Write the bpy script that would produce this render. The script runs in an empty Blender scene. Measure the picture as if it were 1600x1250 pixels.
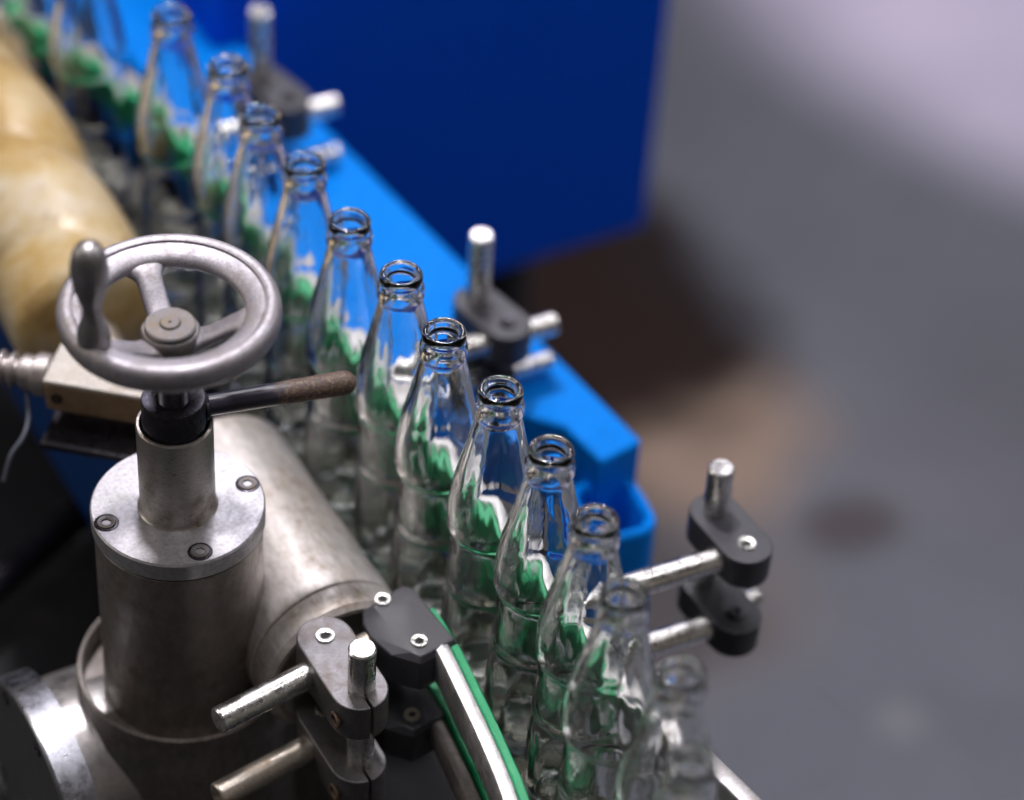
import bpy, bmesh, math, random
from mathutils import Vector, Matrix

S = bpy.context.scene
COL = S.collection
random.seed(7)
PI = math.pi

# ------------------------------------------------------------------ camera
# the lane of bottles runs along Y (x = 0); z = 0 is a little above the conveyor
CAM_LOC = Vector((-0.5881924, -1.0702874, 1.2235458))
RIGHT = Vector((0.8731261, -0.4847304, 0.0518392))
UP = Vector((0.2915771, 0.6044881, 0.7413346))
FWD = Vector((0.3906835, 0.6321634, -0.6691306))
FPX = 4200.0                                   # focal length in pixels of the 1600 px wide photograph
cam = bpy.data.cameras.new('camera')
cam.sensor_width = 36.0
cam.lens = 36.0 * FPX / 1600.0
cam.clip_start, cam.clip_end = 0.05, 60
cam.dof.use_dof = True
cam.dof.focus_distance = 1.565
cam.dof.aperture_fstop = 2.2
cam_o = bpy.data.objects.new('camera', cam)
COL.objects.link(cam_o)
m = Matrix((RIGHT, UP, -FWD)).transposed().to_4x4()
m.translation = CAM_LOC
cam_o.matrix_world = m
S.camera = cam_o

# ------------------------------------------------------------------ world, lamps, exposure
W = bpy.data.worlds.new('World')
S.world = W
W.use_nodes = True
wb = W.node_tree.nodes['Background']
# dim hall around the machine: dark walls with paler warm and cool stretches
wn = W.node_tree
wt = wn.nodes.new('ShaderNodeTexCoord')
wx = wn.nodes.new('ShaderNodeTexNoise')
wx.inputs['Scale'].default_value, wx.inputs['Detail'].default_value = 2.6, 2.0
wr = wn.nodes.new('ShaderNodeValToRGB')
el = wr.color_ramp.elements
el[0].position, el[0].color = 0.40, (0.10, 0.09, 0.085, 1)
el[1].position, el[1].color = 0.60, (2.6, 2.25, 1.95, 1)
e2 = el.new(0.50)
e2.color = (0.42, 0.38, 0.36, 1)
wn.links.new(wt.outputs['Generated'], wx.inputs['Vector'])
wn.links.new(wx.outputs['Fac'], wr.inputs[0])
wn.links.new(wr.outputs[0], wb.inputs[0])
wb.inputs[1].default_value = 0.07


def area(name, loc, aim, sx, sy, power, colour):
    d = bpy.data.lights.new(name, 'AREA')
    d.shape = 'RECTANGLE'
    d.size, d.size_y, d.energy, d.color = sx, sy, power, colour
    o = bpy.data.objects.new(name, d)
    COL.objects.link(o)
    o.location = loc
    o.rotation_euler = (Vector(aim) - Vector(loc)).to_track_quat('-Z', 'Y').to_euler()
    return o


area('hall_lamp_key', (0.16, 0.72, 2.35), (0, 0, 0), 0.22, 0.14, 47, (1.0, 0.95, 0.97))
area('glint_lamp_second', (0.72, 1.12, 2.3), (0, -0.1, 0), 0.45, 0.18, 10, (0.96, 0.93, 1.0))  # unseen extra lamp, added for highlights on the bottle mouths
area('hall_lamp_far', (1.05, 2.05, 2.2), (0, 0, 0), 0.62, 0.2, 14, (0.93, 0.89, 1.0))
area('hall_lamp_row', (-0.75, 0.35, 2.4), (-0.05, -0.1, 0), 0.16, 1.5, 7, (1.0, 0.96, 0.96))
area('side_fill', (2.6, -0.3, 1.9), (0.2, 0.2, -0.2), 1.0, 1.0, 20, (0.95, 0.95, 1.0))  # added soft fill for the floor and right-hand sides
area('glint_strip_right', (0.8, -0.35, 2.1), (0, -0.1, 0), 0.03, 1.5, 8, (1.0, 0.96, 1.0))  # unseen thin strip, added to put white glints on the glass
area('glint_strip_front', (-0.35, -0.75, 2.1), (0, -0.1, 0), 0.03, 1.1, 5, (1.0, 0.95, 1.0))  # second added strip, bright but weak, for glints on the near bottles
area('streak_panel', (-2.9, 1.7, 1.7), (-0.05, 0, 0), 1.2, 2.0, 26, (1.0, 0.93, 0.84))  # invented bright panel, gives pale streaks along the bottles' left edges
# bright pool of light on the far floor
sp = bpy.data.lights.new('floor_lamp', 'SPOT')
sp.energy, sp.spot_size, sp.spot_blend, sp.color, sp.shadow_soft_size = 900, math.radians(33), 0.5, (1.0, 0.81, 0.95), 0.05
spo = bpy.data.objects.new('floor_lamp', sp)
COL.objects.link(spo)
spo.location = (2.22, 1.50, 2.2)
spo.rotation_euler = (Vector((2.22, 1.50, -0.95)) - Vector((2.22, 1.501, 2.2))).to_track_quat('-Z', 'Y').to_euler()

S.render.engine = 'CYCLES'
cy = S.cycles
cy.max_bounces, cy.transmission_bounces, cy.glossy_bounces, cy.diffuse_bounces = 28, 28, 8, 3
cy.transparent_max_bounces = 8
cy.caustics_reflective = True
cy.caustics_refractive = True
cy.blur_glossy = 0.6
cy.sample_clamp_indirect = 16.0
cy.use_denoising = True
S.view_settings.view_transform = 'Standard'
S.view_settings.look = 'None'
S.view_settings.gamma = 1
S.view_settings.use_curve_mapping = False
S.view_settings.exposure = 0.0


# ------------------------------------------------------------------ materials
def new_mat(name):
    mt = bpy.data.materials.new(name)
    mt.use_nodes = True
    nt = mt.node_tree
    b = nt.nodes['Principled BSDF']
    return mt, nt, b


def N(nt, typ, **kw):
    n = nt.nodes.new(typ)
    for k, v in kw.items():
        setattr(n, k, v)
    return n


def noise(nt, vec, scale, detail=5, rough=0.6):
    n = N(nt, 'ShaderNodeTexNoise')
    n.inputs['Scale'].default_value = scale
    n.inputs['Detail'].default_value = detail
    n.inputs['Roughness'].default_value = rough
    nt.links.new(vec, n.inputs['Vector'])
    return n.outputs['Fac']


def ramp(nt, fac, stops):
    r = N(nt, 'ShaderNodeValToRGB')
    e = r.color_ramp.elements
    while len(e) > 1:
        e.remove(e[-1])
    e[0].position, e[0].color = stops[0][0], (*stops[0][1], 1)
    for p, c in stops[1:]:
        x = e.new(p)
        x.color = (*c, 1)
    nt.links.new(fac, r.inputs[0])
    return r.outputs[0]


def g(v):
    return (v, v, v)


def mixc(nt, fac, a, b):
    mx = N(nt, 'ShaderNodeMix', data_type='RGBA')
    for s, v in ((mx.inputs[0], fac), (mx.inputs[6], a), (mx.inputs[7], b)):
        if hasattr(v, 'is_output'):
            nt.links.new(v, s)
        elif isinstance(v, (int, float)):
            s.default_value = v
        else:
            s.default_value = (*v, 1)
    return mx.outputs[2]


def worn_metal(name, base, rough=0.35, grime=(0.10, 0.075, 0.055), amount=0.5, scale=22.0, stretch=(1, 1, 1), bump=0.15, metallic=1.0, spots=0.0):
    """bare metal with smeared grime, fine scratches and dull patches"""
    mt, nt, b = new_mat(name)
    tc = N(nt, 'ShaderNodeTexCoord')
    mp = N(nt, 'ShaderNodeMapping')
    mp.inputs['Scale'].default_value = stretch
    nt.links.new(tc.outputs['Object'], mp.inputs[0])
    v, raw = mp.outputs[0], tc.outputs['Object']
    n1 = noise(nt, raw, scale, 7, 0.62)
    n2 = noise(nt, v, scale * 14, 3, 0.7)
    n3 = noise(nt, raw, scale * 3.3, 6, 0.7)
    lo = 0.62 - 0.32 * amount
    gm = ramp(nt, n1, [(lo, g(0)), (lo + 0.22, g(1))])
    gm2 = ramp(nt, n3, [(0.45, g(0.25)), (0.62, g(1))])
    mul = N(nt, 'ShaderNodeMath', operation='MULTIPLY')
    nt.links.new(gm, mul.inputs[0])
    nt.links.new(gm2, mul.inputs[1])
    fine = ramp(nt, n2, [(0.3, tuple(c * 0.72 for c in base)), (0.7, tuple(min(1, c * 1.15) for c in base))])
    colr = mixc(nt, mul.outputs[0], fine, grime)
    if spots:
        sp_ = ramp(nt, noise(nt, raw, scale * 9, 4, 0.6), [(0.70 - 0.08 * spots, g(0)), (0.78 - 0.08 * spots, g(1))])
        colr = mixc(nt, sp_, colr, (0.02, 0.017, 0.015))
    nt.links.new(colr, b.inputs['Base Color'])
    mm = N(nt, 'ShaderNodeMath', operation='MULTIPLY_ADD')
    nt.links.new(mul.outputs[0], mm.inputs[0])
    mm.inputs[1].default_value = -0.7 * metallic
    mm.inputs[2].default_value = metallic
    nt.links.new(mm.outputs[0], b.inputs['Metallic'])
    rr = N(nt, 'ShaderNodeMapRange')
    nt.links.new(n3, rr.inputs[0])
    rr.inputs[1].default_value, rr.inputs[2].default_value = 0.3, 0.7
    rr.inputs[3].default_value, rr.inputs[4].default_value = max(0.05, rough - 0.1), rough + 0.16
    nt.links.new(rr.outputs[0], b.inputs['Roughness'])
    bp = N(nt, 'ShaderNodeBump')
    bp.inputs['Strength'].default_value = bump
    bp.inputs['Distance'].default_value = 0.0006
    ad = N(nt, 'ShaderNodeMath', operation='ADD')
    nt.links.new(n2, ad.inputs[0])
    nt.links.new(n3, ad.inputs[1])
    nt.links.new(ad.outputs[0], bp.inputs['Height'])
    nt.links.new(bp.outputs[0], b.inputs['Normal'])
    return mt


def paint(name, base, rough=0.4, scale=30.0, wear=0.12, wear_col=None, bump=0.06, coat=0.0, spec=0.5):
    """painted or moulded surface with a slightly uneven finish and dirt"""
    mt, nt, b = new_mat(name)
    tc = N(nt, 'ShaderNodeTexCoord')
    raw = tc.outputs['Object']
    n1 = noise(nt, raw, scale, 6, 0.65)
    n2 = noise(nt, raw, scale * 12, 4, 0.6)
    wear_col = wear_col or tuple(c * 0.45 for c in base)
    c1 = ramp(nt, n2, [(0.3, tuple(c * 0.88 for c in base)), (0.7, tuple(min(1, c * 1.08) for c in base))])
    f = ramp(nt, n1, [(0.66 - wear, g(0)), (0.86 - wear, g(0.75))])
    nt.links.new(mixc(nt, f, c1, wear_col), b.inputs['Base Color'])
    rr = N(nt, 'ShaderNodeMapRange')
    nt.links.new(n1, rr.inputs[0])
    rr.inputs[1].default_value, rr.inputs[2].default_value = 0.3, 0.7
    rr.inputs[3].default_value, rr.inputs[4].default_value = max(0.05, rough - 0.08), rough + 0.12
    nt.links.new(rr.outputs[0], b.inputs['Roughness'])
    b.inputs['Coat Weight'].default_value = coat
    b.inputs['Specular IOR Level'].default_value = spec
    bp = N(nt, 'ShaderNodeBump')
    bp.inputs['Strength'].default_value = bump
    bp.inputs['Distance'].default_value = 0.0005
    nt.links.new(n2, bp.inputs['Height'])
    nt.links.new(bp.outputs[0], b.inputs['Normal'])
    return mt


def glass_mat():
    mt, nt, b = new_mat('clear_bottle_glass')
    b.inputs['Base Color'].default_value = (0.985, 0.997, 0.988, 1)
    b.inputs['Roughness'].default_value = 0.0
    b.inputs['IOR'].default_value = 1.5
    b.inputs['Transmission Weight'].default_value = 1.0
    tc = N(nt, 'ShaderNodeTexCoord')
    mp = N(nt, 'ShaderNodeMapping')
    mp.inputs['Scale'].default_value = (1, 1, 0.35)
    nt.links.new(tc.outputs['Object'], mp.inputs[0])
    bp = N(nt, 'ShaderNodeBump')
    bp.inputs['Strength'].default_value = 0.4
    bp.inputs['Distance'].default_value = 0.0014
    nt.links.new(noise(nt, mp.outputs[0], 75, 2, 0.5), bp.inputs['Height'])
    nt.links.new(bp.outputs[0], b.inputs['Normal'])
    return mt


def floor_mat():
    mt, nt, b = new_mat('blotched_concrete')
    tc = N(nt, 'ShaderNodeTexCoord')
    raw = tc.outputs['Object']
    n1 = noise(nt, raw, 2.2, 6, 0.6)
    n2 = noise(nt, raw, 60, 4, 0.7)
    c = ramp(nt, n1, [(0.3, (0.14, 0.15, 0.18)), (0.55, (0.175, 0.185, 0.22)), (0.75, (0.21, 0.215, 0.25))])
    c = mixc(nt, ramp(nt, n2, [(0.35, g(0)), (0.75, g(0.35))]), c, (0.08, 0.08, 0.09))
    # tan, dark brown and paler blots, each with an uneven edge

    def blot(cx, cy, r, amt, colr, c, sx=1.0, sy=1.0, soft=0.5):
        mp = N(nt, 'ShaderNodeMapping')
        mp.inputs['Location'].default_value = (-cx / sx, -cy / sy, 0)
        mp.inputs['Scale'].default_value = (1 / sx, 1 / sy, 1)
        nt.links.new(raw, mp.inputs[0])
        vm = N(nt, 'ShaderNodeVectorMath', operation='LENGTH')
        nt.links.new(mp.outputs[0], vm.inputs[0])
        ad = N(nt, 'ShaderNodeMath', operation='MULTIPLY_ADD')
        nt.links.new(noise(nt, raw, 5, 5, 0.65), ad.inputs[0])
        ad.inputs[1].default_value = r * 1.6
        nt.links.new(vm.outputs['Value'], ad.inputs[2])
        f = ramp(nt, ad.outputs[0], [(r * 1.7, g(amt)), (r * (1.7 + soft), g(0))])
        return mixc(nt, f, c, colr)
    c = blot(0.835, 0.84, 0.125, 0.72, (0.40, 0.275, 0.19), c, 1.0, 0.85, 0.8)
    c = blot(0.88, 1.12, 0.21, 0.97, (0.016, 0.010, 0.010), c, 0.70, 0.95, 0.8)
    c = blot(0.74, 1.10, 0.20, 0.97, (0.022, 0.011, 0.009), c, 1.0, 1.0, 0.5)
    c = blot(0.93, 0.62, 0.045, 0.7, (0.07, 0.05, 0.05), c, 1, 0.8, 0.9)
    c = blot(0.81, 0.35, 0.022, 0.3, (0.32, 0.32, 0.33), c, 1, 1, 0.9)
    c = blot(0.62, 0.62, 0.14, 0.45, (0.20, 0.15, 0.12), c, 1.2, 0.8, 0.8)
    c = blot(1.30, 0.62, 0.20, 0.25, (0.13, 0.12, 0.135), c, 1.2, 0.8, 0.9)
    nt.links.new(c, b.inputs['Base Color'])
    b.inputs['Roughness'].default_value = 0.6
    b.inputs['Specular IOR Level'].default_value = 0.2
    bp = N(nt, 'ShaderNodeBump')
    bp.inputs['Strength'].default_value = 0.2
    bp.inputs['Distance'].default_value = 0.003
    nt.links.new(n2, bp.inputs['Height'])
    nt.links.new(bp.outputs[0], b.inputs['Normal'])
    return mt


def cream_mat():
    """old cream plastic gone yellow-brown in patches, rubbed pale on the lands"""
    mt, nt, b = new_mat('yellowed_cream_plastic')
    tc = N(nt, 'ShaderNodeTexCoord')
    raw = tc.outputs['Object']
    n1 = noise(nt, raw, 16, 5, 0.62)
    n2 = noise(nt, raw, 34, 6, 0.7)
    c = ramp(nt, n1, [(0.32, (0.27, 0.16, 0.05)), (0.46, (0.42, 0.29, 0.115)), (0.60, (0.50, 0.41, 0.26)), (0.74, (0.55, 0.49, 0.40))])
    c = mixc(nt, ramp(nt, n2, [(0.56, g(0)), (0.72, g(0.7))]), c, (0.20, 0.115, 0.045))
    nt.links.new(c, b.inputs['Base Color'])
    rr = N(nt, 'ShaderNodeMapRange')
    nt.links.new(n2, rr.inputs[0])
    rr.inputs[1].default_value, rr.inputs[2].default_value = 0.3, 0.7
    rr.inputs[3].default_value, rr.inputs[4].default_value = 0.22, 0.5
    nt.links.new(rr.outputs[0], b.inputs['Roughness'])
    bp = N(nt, 'ShaderNodeBump')
    bp.inputs['Strength'].default_value = 0.4
    bp.inputs['Distance'].default_value = 0.002
    nt.links.new(n2, bp.inputs['Height'])
    nt.links.new(bp.outputs[0], b.inputs['Normal'])
    return mt


def lever_mat():
    """black paint worn through to rust towards the hand end (object x = distance along the arm)"""
    mt, nt, b = new_mat('black_paint_worn_to_rust')
    tc = N(nt, 'ShaderNodeTexCoord')
    raw = tc.outputs['Object']
    sx = N(nt, 'ShaderNodeSeparateXYZ')
    nt.links.new(raw, sx.inputs[0])
    ad = N(nt, 'ShaderNodeMath', operation='MULTIPLY_ADD')
    nt.links.new(noise(nt, raw, 170, 6, 0.7), ad.inputs[0])
    ad.inputs[1].default_value = 0.030
    nt.links.new(sx.outputs[0], ad.inputs[2])
    f = ramp(nt, ad.outputs[0], [(0.0640, g(0)), (0.0700, g(1))])
    rst = ramp(nt, noise(nt, raw, 420, 5, 0.7), [(0.3, (0.045, 0.03, 0.027)), (0.52, (0.10, 0.065, 0.05)), (0.70, (0.26, 0.18, 0.11))])
    nt.links.new(mixc(nt, f, (0.028, 0.026, 0.04), rst), b.inputs['Base Color'])
    rr = N(nt, 'ShaderNodeMapRange')
    nt.links.new(f, rr.inputs[0])
    rr.inputs[3].default_value, rr.inputs[4].default_value = 0.28, 0.55
    nt.links.new(rr.outputs[0], b.inputs['Roughness'])
    bp = N(nt, 'ShaderNodeBump')
    bp.inputs['Strength'].default_value = 0.5
    bp.inputs['Distance'].default_value = 0.0006
    mu = N(nt, 'ShaderNodeMath', operation='MULTIPLY')
    nt.links.new(noise(nt, raw, 420, 5, 0.7), mu.inputs[0])
    nt.links.new(f, mu.inputs[1])
    nt.links.new(mu.outputs[0], bp.inputs['Height'])
    nt.links.new(bp.outputs[0], b.inputs['Normal'])
    return mt


M = dict(
    glass=glass_mat(),
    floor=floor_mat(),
    barrel=worn_metal('grimy_cast_steel', (0.30, 0.275, 0.26), 0.40, (0.075, 0.055, 0.042), 0.75, 16, (1, 1, 0.4), 0.35, 0.85),
    housing=worn_metal('dusty_turned_steel', (0.60, 0.57, 0.55), 0.46, (0.25, 0.185, 0.13), 0.72, 17, (1, 0.3, 1), 0.2, 0.6),
    flange=worn_metal('machined_steel', (0.44, 0.43, 0.455), 0.38, (0.24, 0.27, 0.23), 0.30, 26, (1, 1, 1), 0.12, 0.7, 0.4),
    post=worn_metal('brushed_steel_tube', (0.52, 0.49, 0.46), 0.34, (0.17, 0.115, 0.08), 0.68, 24, (1, 1, 6), 0.25, 1.0, 0.4),
    wheel=worn_metal('cast_aluminium', (0.43, 0.41, 0.45), 0.50, (0.21, 0.17, 0.14), 0.55, 40, (1, 1, 1), 0.35, 0.85, 0.25),
    hubm=worn_metal('dusty_hub_steel', (0.17, 0.16, 0.165), 0.5, (0.20, 0.155, 0.105), 0.65, 60, (1, 1, 1), 0.2, 0.5),
    handle=worn_metal('worn_grip_metal', (0.36, 0.345, 0.35), 0.38, (0.16, 0.13, 0.11), 0.4, 45, (1, 1, 0.6), 0.15, 0.9),
    rod=worn_metal('polished_rod', (0.84, 0.83, 0.81), 0.24, (0.5, 0.45, 0.38), 0.15, 30, (1, 1, 0.3), 0.012, 1.0),
    oldrod=worn_metal('dull_rod', (0.62, 0.57, 0.5), 0.34, (0.33, 0.25, 0.17), 0.6, 45, (1, 1, 0.3), 0.03, 0.9, 0.3),
    screw=worn_metal('zinc_screw', (0.86, 0.85, 0.80), 0.25, (0.4, 0.34, 0.26), 0.15, 90, (1, 1, 1), 0.1),
    clampm=worn_metal('worn_clamp_alloy', (0.17, 0.165, 0.175), 0.42, (0.12, 0.09, 0.07), 0.62, 34, (1, 1, 1), 0.25, 0.7, 0.2),
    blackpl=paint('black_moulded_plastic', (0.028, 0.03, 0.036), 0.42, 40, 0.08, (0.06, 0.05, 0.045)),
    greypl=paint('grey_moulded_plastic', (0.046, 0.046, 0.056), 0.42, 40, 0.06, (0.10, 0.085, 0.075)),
    oxide=worn_metal('black_oxide_steel', (0.045, 0.043, 0.055), 0.28, (0.05, 0.035, 0.03), 0.35, 60, (1, 1, 1), 0.1, 0.8),
    rust=worn_metal('rusty_grip', (0.13, 0.085, 0.065), 0.6, (0.24, 0.15, 0.085), 0.6, 120, (1, 1, 1), 0.9, 0.25, 0.6),
    alu=worn_metal('guide_aluminium', (0.66, 0.65, 0.66), 0.36, (0.42, 0.38, 0.35), 0.3, 60, (1, 1, 1), 0.12, 0.95),
    dullalu=worn_metal('dull_guide_bar', (0.40, 0.39, 0.395), 0.42, (0.22, 0.19, 0.17), 0.5, 50, (1, 1, 1), 0.15, 0.9),
    green=paint('green_wear_plastic', (0.003, 0.33, 0.125), 0.38, 40, 0.02, (0.006, 0.18, 0.08), 0.1),
    blue=paint('bright_blue_enamel', (0.0010, 0.185, 0.68), 0.46, 14, 0.10, (0.0012, 0.13, 0.50), 0.05, 0.0, 0.06),
    dkblue=paint('deep_blue_enamel', (0.0003, 0.075, 0.62), 0.6, 8, 0.0, (0.0005, 0.06, 0.48), 0.04, 0.0, 0.05),
    navy=paint('navy_beam_paint', (0.0006, 0.035, 0.17), 0.5, 10, 0.02, (0.001, 0.02, 0.09), 0.05, 0.0, 0.2),
    dark=paint('black_machine_paint', (0.007, 0.007, 0.009), 0.6, 16, 0.1, (0.03, 0.025, 0.02)),
    chain=worn_metal('conveyor_steel', (0.22, 0.215, 0.18), 0.26, (0.08, 0.07, 0.04), 0.5, 40, (1, 1, 1), 0.2, 1.0),
    cream=cream_mat(),
    brass=worn_metal('dull_brass', (0.36, 0.25, 0.15), 0.5, (0.22, 0.135, 0.07), 0.6, 36, (1, 1, 1), 0.2, 0.55),
    lid=worn_metal('pale_alloy_lid', (0.52, 0.48, 0.44), 0.55, (0.36, 0.31, 0.24), 0.5, 40, (1, 1, 1), 0.15, 0.3),
    conduit=worn_metal('conduit_steel', (0.52, 0.48, 0.47), 0.32, (0.2, 0.16, 0.13), 0.5, 60, (1, 1, 1), 0.2, 0.9),
    wire=paint('grey_cable_sheath', (0.09, 0.10, 0.13), 0.45),
    stub=worn_metal('satin_stub_steel', (0.5, 0.48, 0.48), 0.36, (0.2, 0.17, 0.15), 0.45, 30, (1, 1, 1), 0.15, 0.9, 0.3),
    chrome=worn_metal('polished_cap_steel', (0.42, 0.43, 0.48), 0.32, (0.25, 0.22, 0.2), 0.25, 30, (1, 1, 1), 0.1, 1.0),
    face=paint('dark_grey_cover', (0.055, 0.058, 0.066), 0.5, 60, 0.1, (0.09, 0.085, 0.08), 0.3),
    lever=lever_mat(),
    socket_shade=paint('black_socket_shade', (0.015, 0.015, 0.016), 0.7),  # matte black used as painted shade inside the screw sockets
)


# ------------------------------------------------------------------ mesh helpers
def link(name, bm, mat, parent=None, loc=(0, 0, 0), smooth=35, bevel=0.0, bseg=2):
    me = bpy.data.meshes.new(name)
    bmesh.ops.recalc_face_normals(bm, faces=bm.faces)
    bm.to_mesh(me)
    bm.free()
    if mat is not None:
        me.materials.append(mat)
    if smooth is not None:
        for p in me.polygons:
            p.use_smooth = True
        me.set_sharp_from_angle(angle=math.radians(smooth))
    o = bpy.data.objects.new(name, me)
    COL.objects.link(o)
    o.location = loc
    if parent is not None:
        o.parent = parent
    if bevel:
        bv = o.modifiers.new('bevel', 'BEVEL')
        bv.width, bv.segments, bv.limit_method, bv.angle_limit = bevel, bseg, 'ANGLE', math.radians(40)
        bv.harden_normals = False
    return o


def tag(o, label, cat, group=None):
    o['label'] = label
    o['category'] = cat
    if group:
        o['group'] = group
    return o


def thing(name, loc, label, cat, group=None, rotz=0.0):
    o = bpy.data.objects.new(name, None)
    o.empty_display_size = 0.02
    COL.objects.link(o)
    o.location = loc
    o.rotation_euler = (0, 0, rotz)
    return tag(o, label, cat, group)


def copy_tree(o, loc, label, rotz=None):
    c = o.copy()
    COL.objects.link(c)
    c.location = loc
    c['label'] = label
    if rotz is not None:
        c.rotation_euler = (0, 0, rotz)
    for ch in o.children:
        k = ch.copy()
        COL.objects.link(k)
        k.parent = c
        for g2 in ch.children:
            k2 = g2.copy()
            COL.objects.link(k2)
            k2.parent = k
    return c


def frame_to(axis):
    return Vector(axis).to_track_quat('Z', 'Y').to_matrix().to_4x4()


def add_lathe(bm, prof, segs=64, mat=None, rad=None, closed=False):
    """revolve (r, z) pairs about Z; rad(i, r, theta) may modulate the radius"""
    rings = []
    for i, (r, z) in enumerate(prof):
        if r < 1e-6:
            rings.append([bm.verts.new((0, 0, z))])
            continue
        ring = []
        for k in range(segs):
            t = 2 * PI * k / segs
            rr = rad(i, r, t) if rad else r
            ring.append(bm.verts.new((rr * math.cos(t), rr * math.sin(t), z)))
        rings.append(ring)
    nv = [v for r in rings for v in r]
    pairs = list(zip(rings[:-1], rings[1:]))
    if closed:
        pairs.append((rings[-1], rings[0]))
    for a, b in pairs:
        for k in range(segs):
            k2 = (k + 1) % segs
            if len(a) == 1 and len(b) == 1:
                continue
            if len(a) == 1:
                bm.faces.new((a[0], b[k], b[k2]))
            elif len(b) == 1:
                bm.faces.new((a[k], b[0], a[k2]))
            else:
                bm.faces.new((a[k], b[k], b[k2], a[k2]))
    if mat is not None:
        bmesh.ops.transform(bm, matrix=mat, verts=nv)
    return nv


def lathe(prof, segs=64, mat=None, rad=None, closed=False):
    bm = bmesh.new()
    add_lathe(bm, prof, segs, mat, rad, closed)
    return bm


def rod_prof(r, L, ch=0.0008):
    return [(0, 0), (r - ch, 0), (r, ch), (r, L - ch), (r - ch, L), (0, L)]


def add_rod(bm, p0, p1, r, segs=40, ch=0.0008):
    p0, p1 = Vector(p0), Vector(p1)
    d = p1 - p0
    mt = Matrix.Translation(p0) @ frame_to(d)
    return add_lathe(bm, rod_prof(r, d.length, ch), segs, mt)


def add_prism(bm, pts, z0, z1, mat=None):
    lo = [bm.verts.new((x, y, z0)) for x, y in pts]
    hi = [bm.verts.new((x, y, z1)) for x, y in pts]
    n = len(pts)
    bm.faces.new(lo[::-1])
    bm.faces.new(hi)
    for i in range(n):
        j = (i + 1) % n
        bm.faces.new((lo[i], lo[j], hi[j], hi[i]))
    if mat is not None:
        bmesh.ops.transform(bm, matrix=mat, verts=lo + hi)
    return lo + hi


def prism(pts, z0, z1, mat=None):
    bm = bmesh.new()
    add_prism(bm, pts, z0, z1, mat)
    return bm


def box(x0, x1, y0, y1, z0, z1):
    return prism([(x0, y0), (x1, y0), (x1, y1), (x0, y1)], z0, z1)


def add_sweep(bm, path, sect, cap=True):
    """sweep a section [(side, up)] along a path lying in a horizontal plane"""
    rings = []
    n = len(path)
    for i, p in enumerate(path):
        a = Vector(path[max(0, i - 1)])
        b = Vector(path[min(n - 1, i + 1)])
        d = (b - a)
        d.z = 0
        d.normalize()
        side = Vector((d.y, -d.x, 0))
        rings.append([bm.verts.new(Vector(p) + side * s + Vector((0, 0, u))) for s, u in sect])
    k = len(sect)
    for a, b in zip(rings[:-1], rings[1:]):
        for i in range(k):
            j = (i + 1) % k
            bm.faces.new((a[i], a[j], b[j], b[i]))
    if cap:
        bm.faces.new(rings[0][::-1])
        bm.faces.new(rings[-1])


def spline(pts, n=12):
    """Catmull-Rom through the points"""
    out = []
    P = [Vector(p) for p in pts]
    P = [P[0] * 2 - P[1]] + P + [P[-1] * 2 - P[-2]]
    for i in range(1, len(P) - 2):
        for k in range(n):
            t = k / n
            a, b, c, d = P[i - 1:i + 3]
            out.append(0.5 * ((2 * b) + (c - a) * t + (2 * a - 5 * b + 4 * c - d) * t * t + (3 * b - a - 3 * c + d) * t ** 3))
    out.append(P[-2])
    return out


def add_tube(bm, path, r, segs=16):
    """round tube along any path; r may be a list"""
    path = [Vector(p) for p in path]
    n = len(path)
    rings = []
    ref = Vector((0, 0, 1))
    for i, p in enumerate(path):
        d = (path[min(n - 1, i + 1)] - path[max(0, i - 1)]).normalized()
        s = d.cross(ref)
        if s.length < 1e-4:
            s = d.cross(Vector((1, 0, 0)))
        s.normalize()
        u = s.cross(d)
        rr = r[i] if isinstance(r, list) else r
        rings.append([bm.verts.new(p + (s * math.cos(2 * PI * k / segs) + u * math.sin(2 * PI * k / segs)) * rr) for k in range(segs)])
    for a, b in zip(rings[:-1], rings[1:]):
        for k in range(segs):
            k2 = (k + 1) % segs
            bm.faces.new((a[k], a[k2], b[k2], b[k]))
    bm.faces.new(rings[0][::-1])
    bm.faces.new(rings[-1])


def hex_r(ap, t):
    a = (t % (PI / 3)) - PI / 6
    return ap / math.cos(a)


def socket_screw(r, parent, mat, pos, axis=(0, 0, 1), name='screw'):
    """cap screw seen from above: ring with chamfer and a shallow hexagon socket coloured black"""
    ap = r * 0.48
    prof = [(0, -0.004), (r, -0.004), (r, 0.0006), (r * 0.94, 0.0014), (ap * 1.25, 0.0014), (ap, 0.0010), (ap, 0.0003), (0, 0.0002)]

    def rad(i, rr, t):
        return hex_r(rr * 0.93, t) if i in (5, 6) else rr
    o = link(name, lathe(prof, 48, Matrix.Translation(pos) @ frame_to(axis), rad), mat, parent, smooth=30)
    o.data.materials.append(M['socket_shade'])         # black painted in for the shade of a deep socket
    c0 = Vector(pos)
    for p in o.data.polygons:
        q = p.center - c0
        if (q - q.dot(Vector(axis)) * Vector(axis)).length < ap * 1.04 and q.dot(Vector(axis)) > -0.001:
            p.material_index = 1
    return o


# ------------------------------------------------------------------ setting
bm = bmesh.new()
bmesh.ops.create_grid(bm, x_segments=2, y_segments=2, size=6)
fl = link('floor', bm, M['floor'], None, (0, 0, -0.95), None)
fl['kind'] = 'structure'

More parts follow.
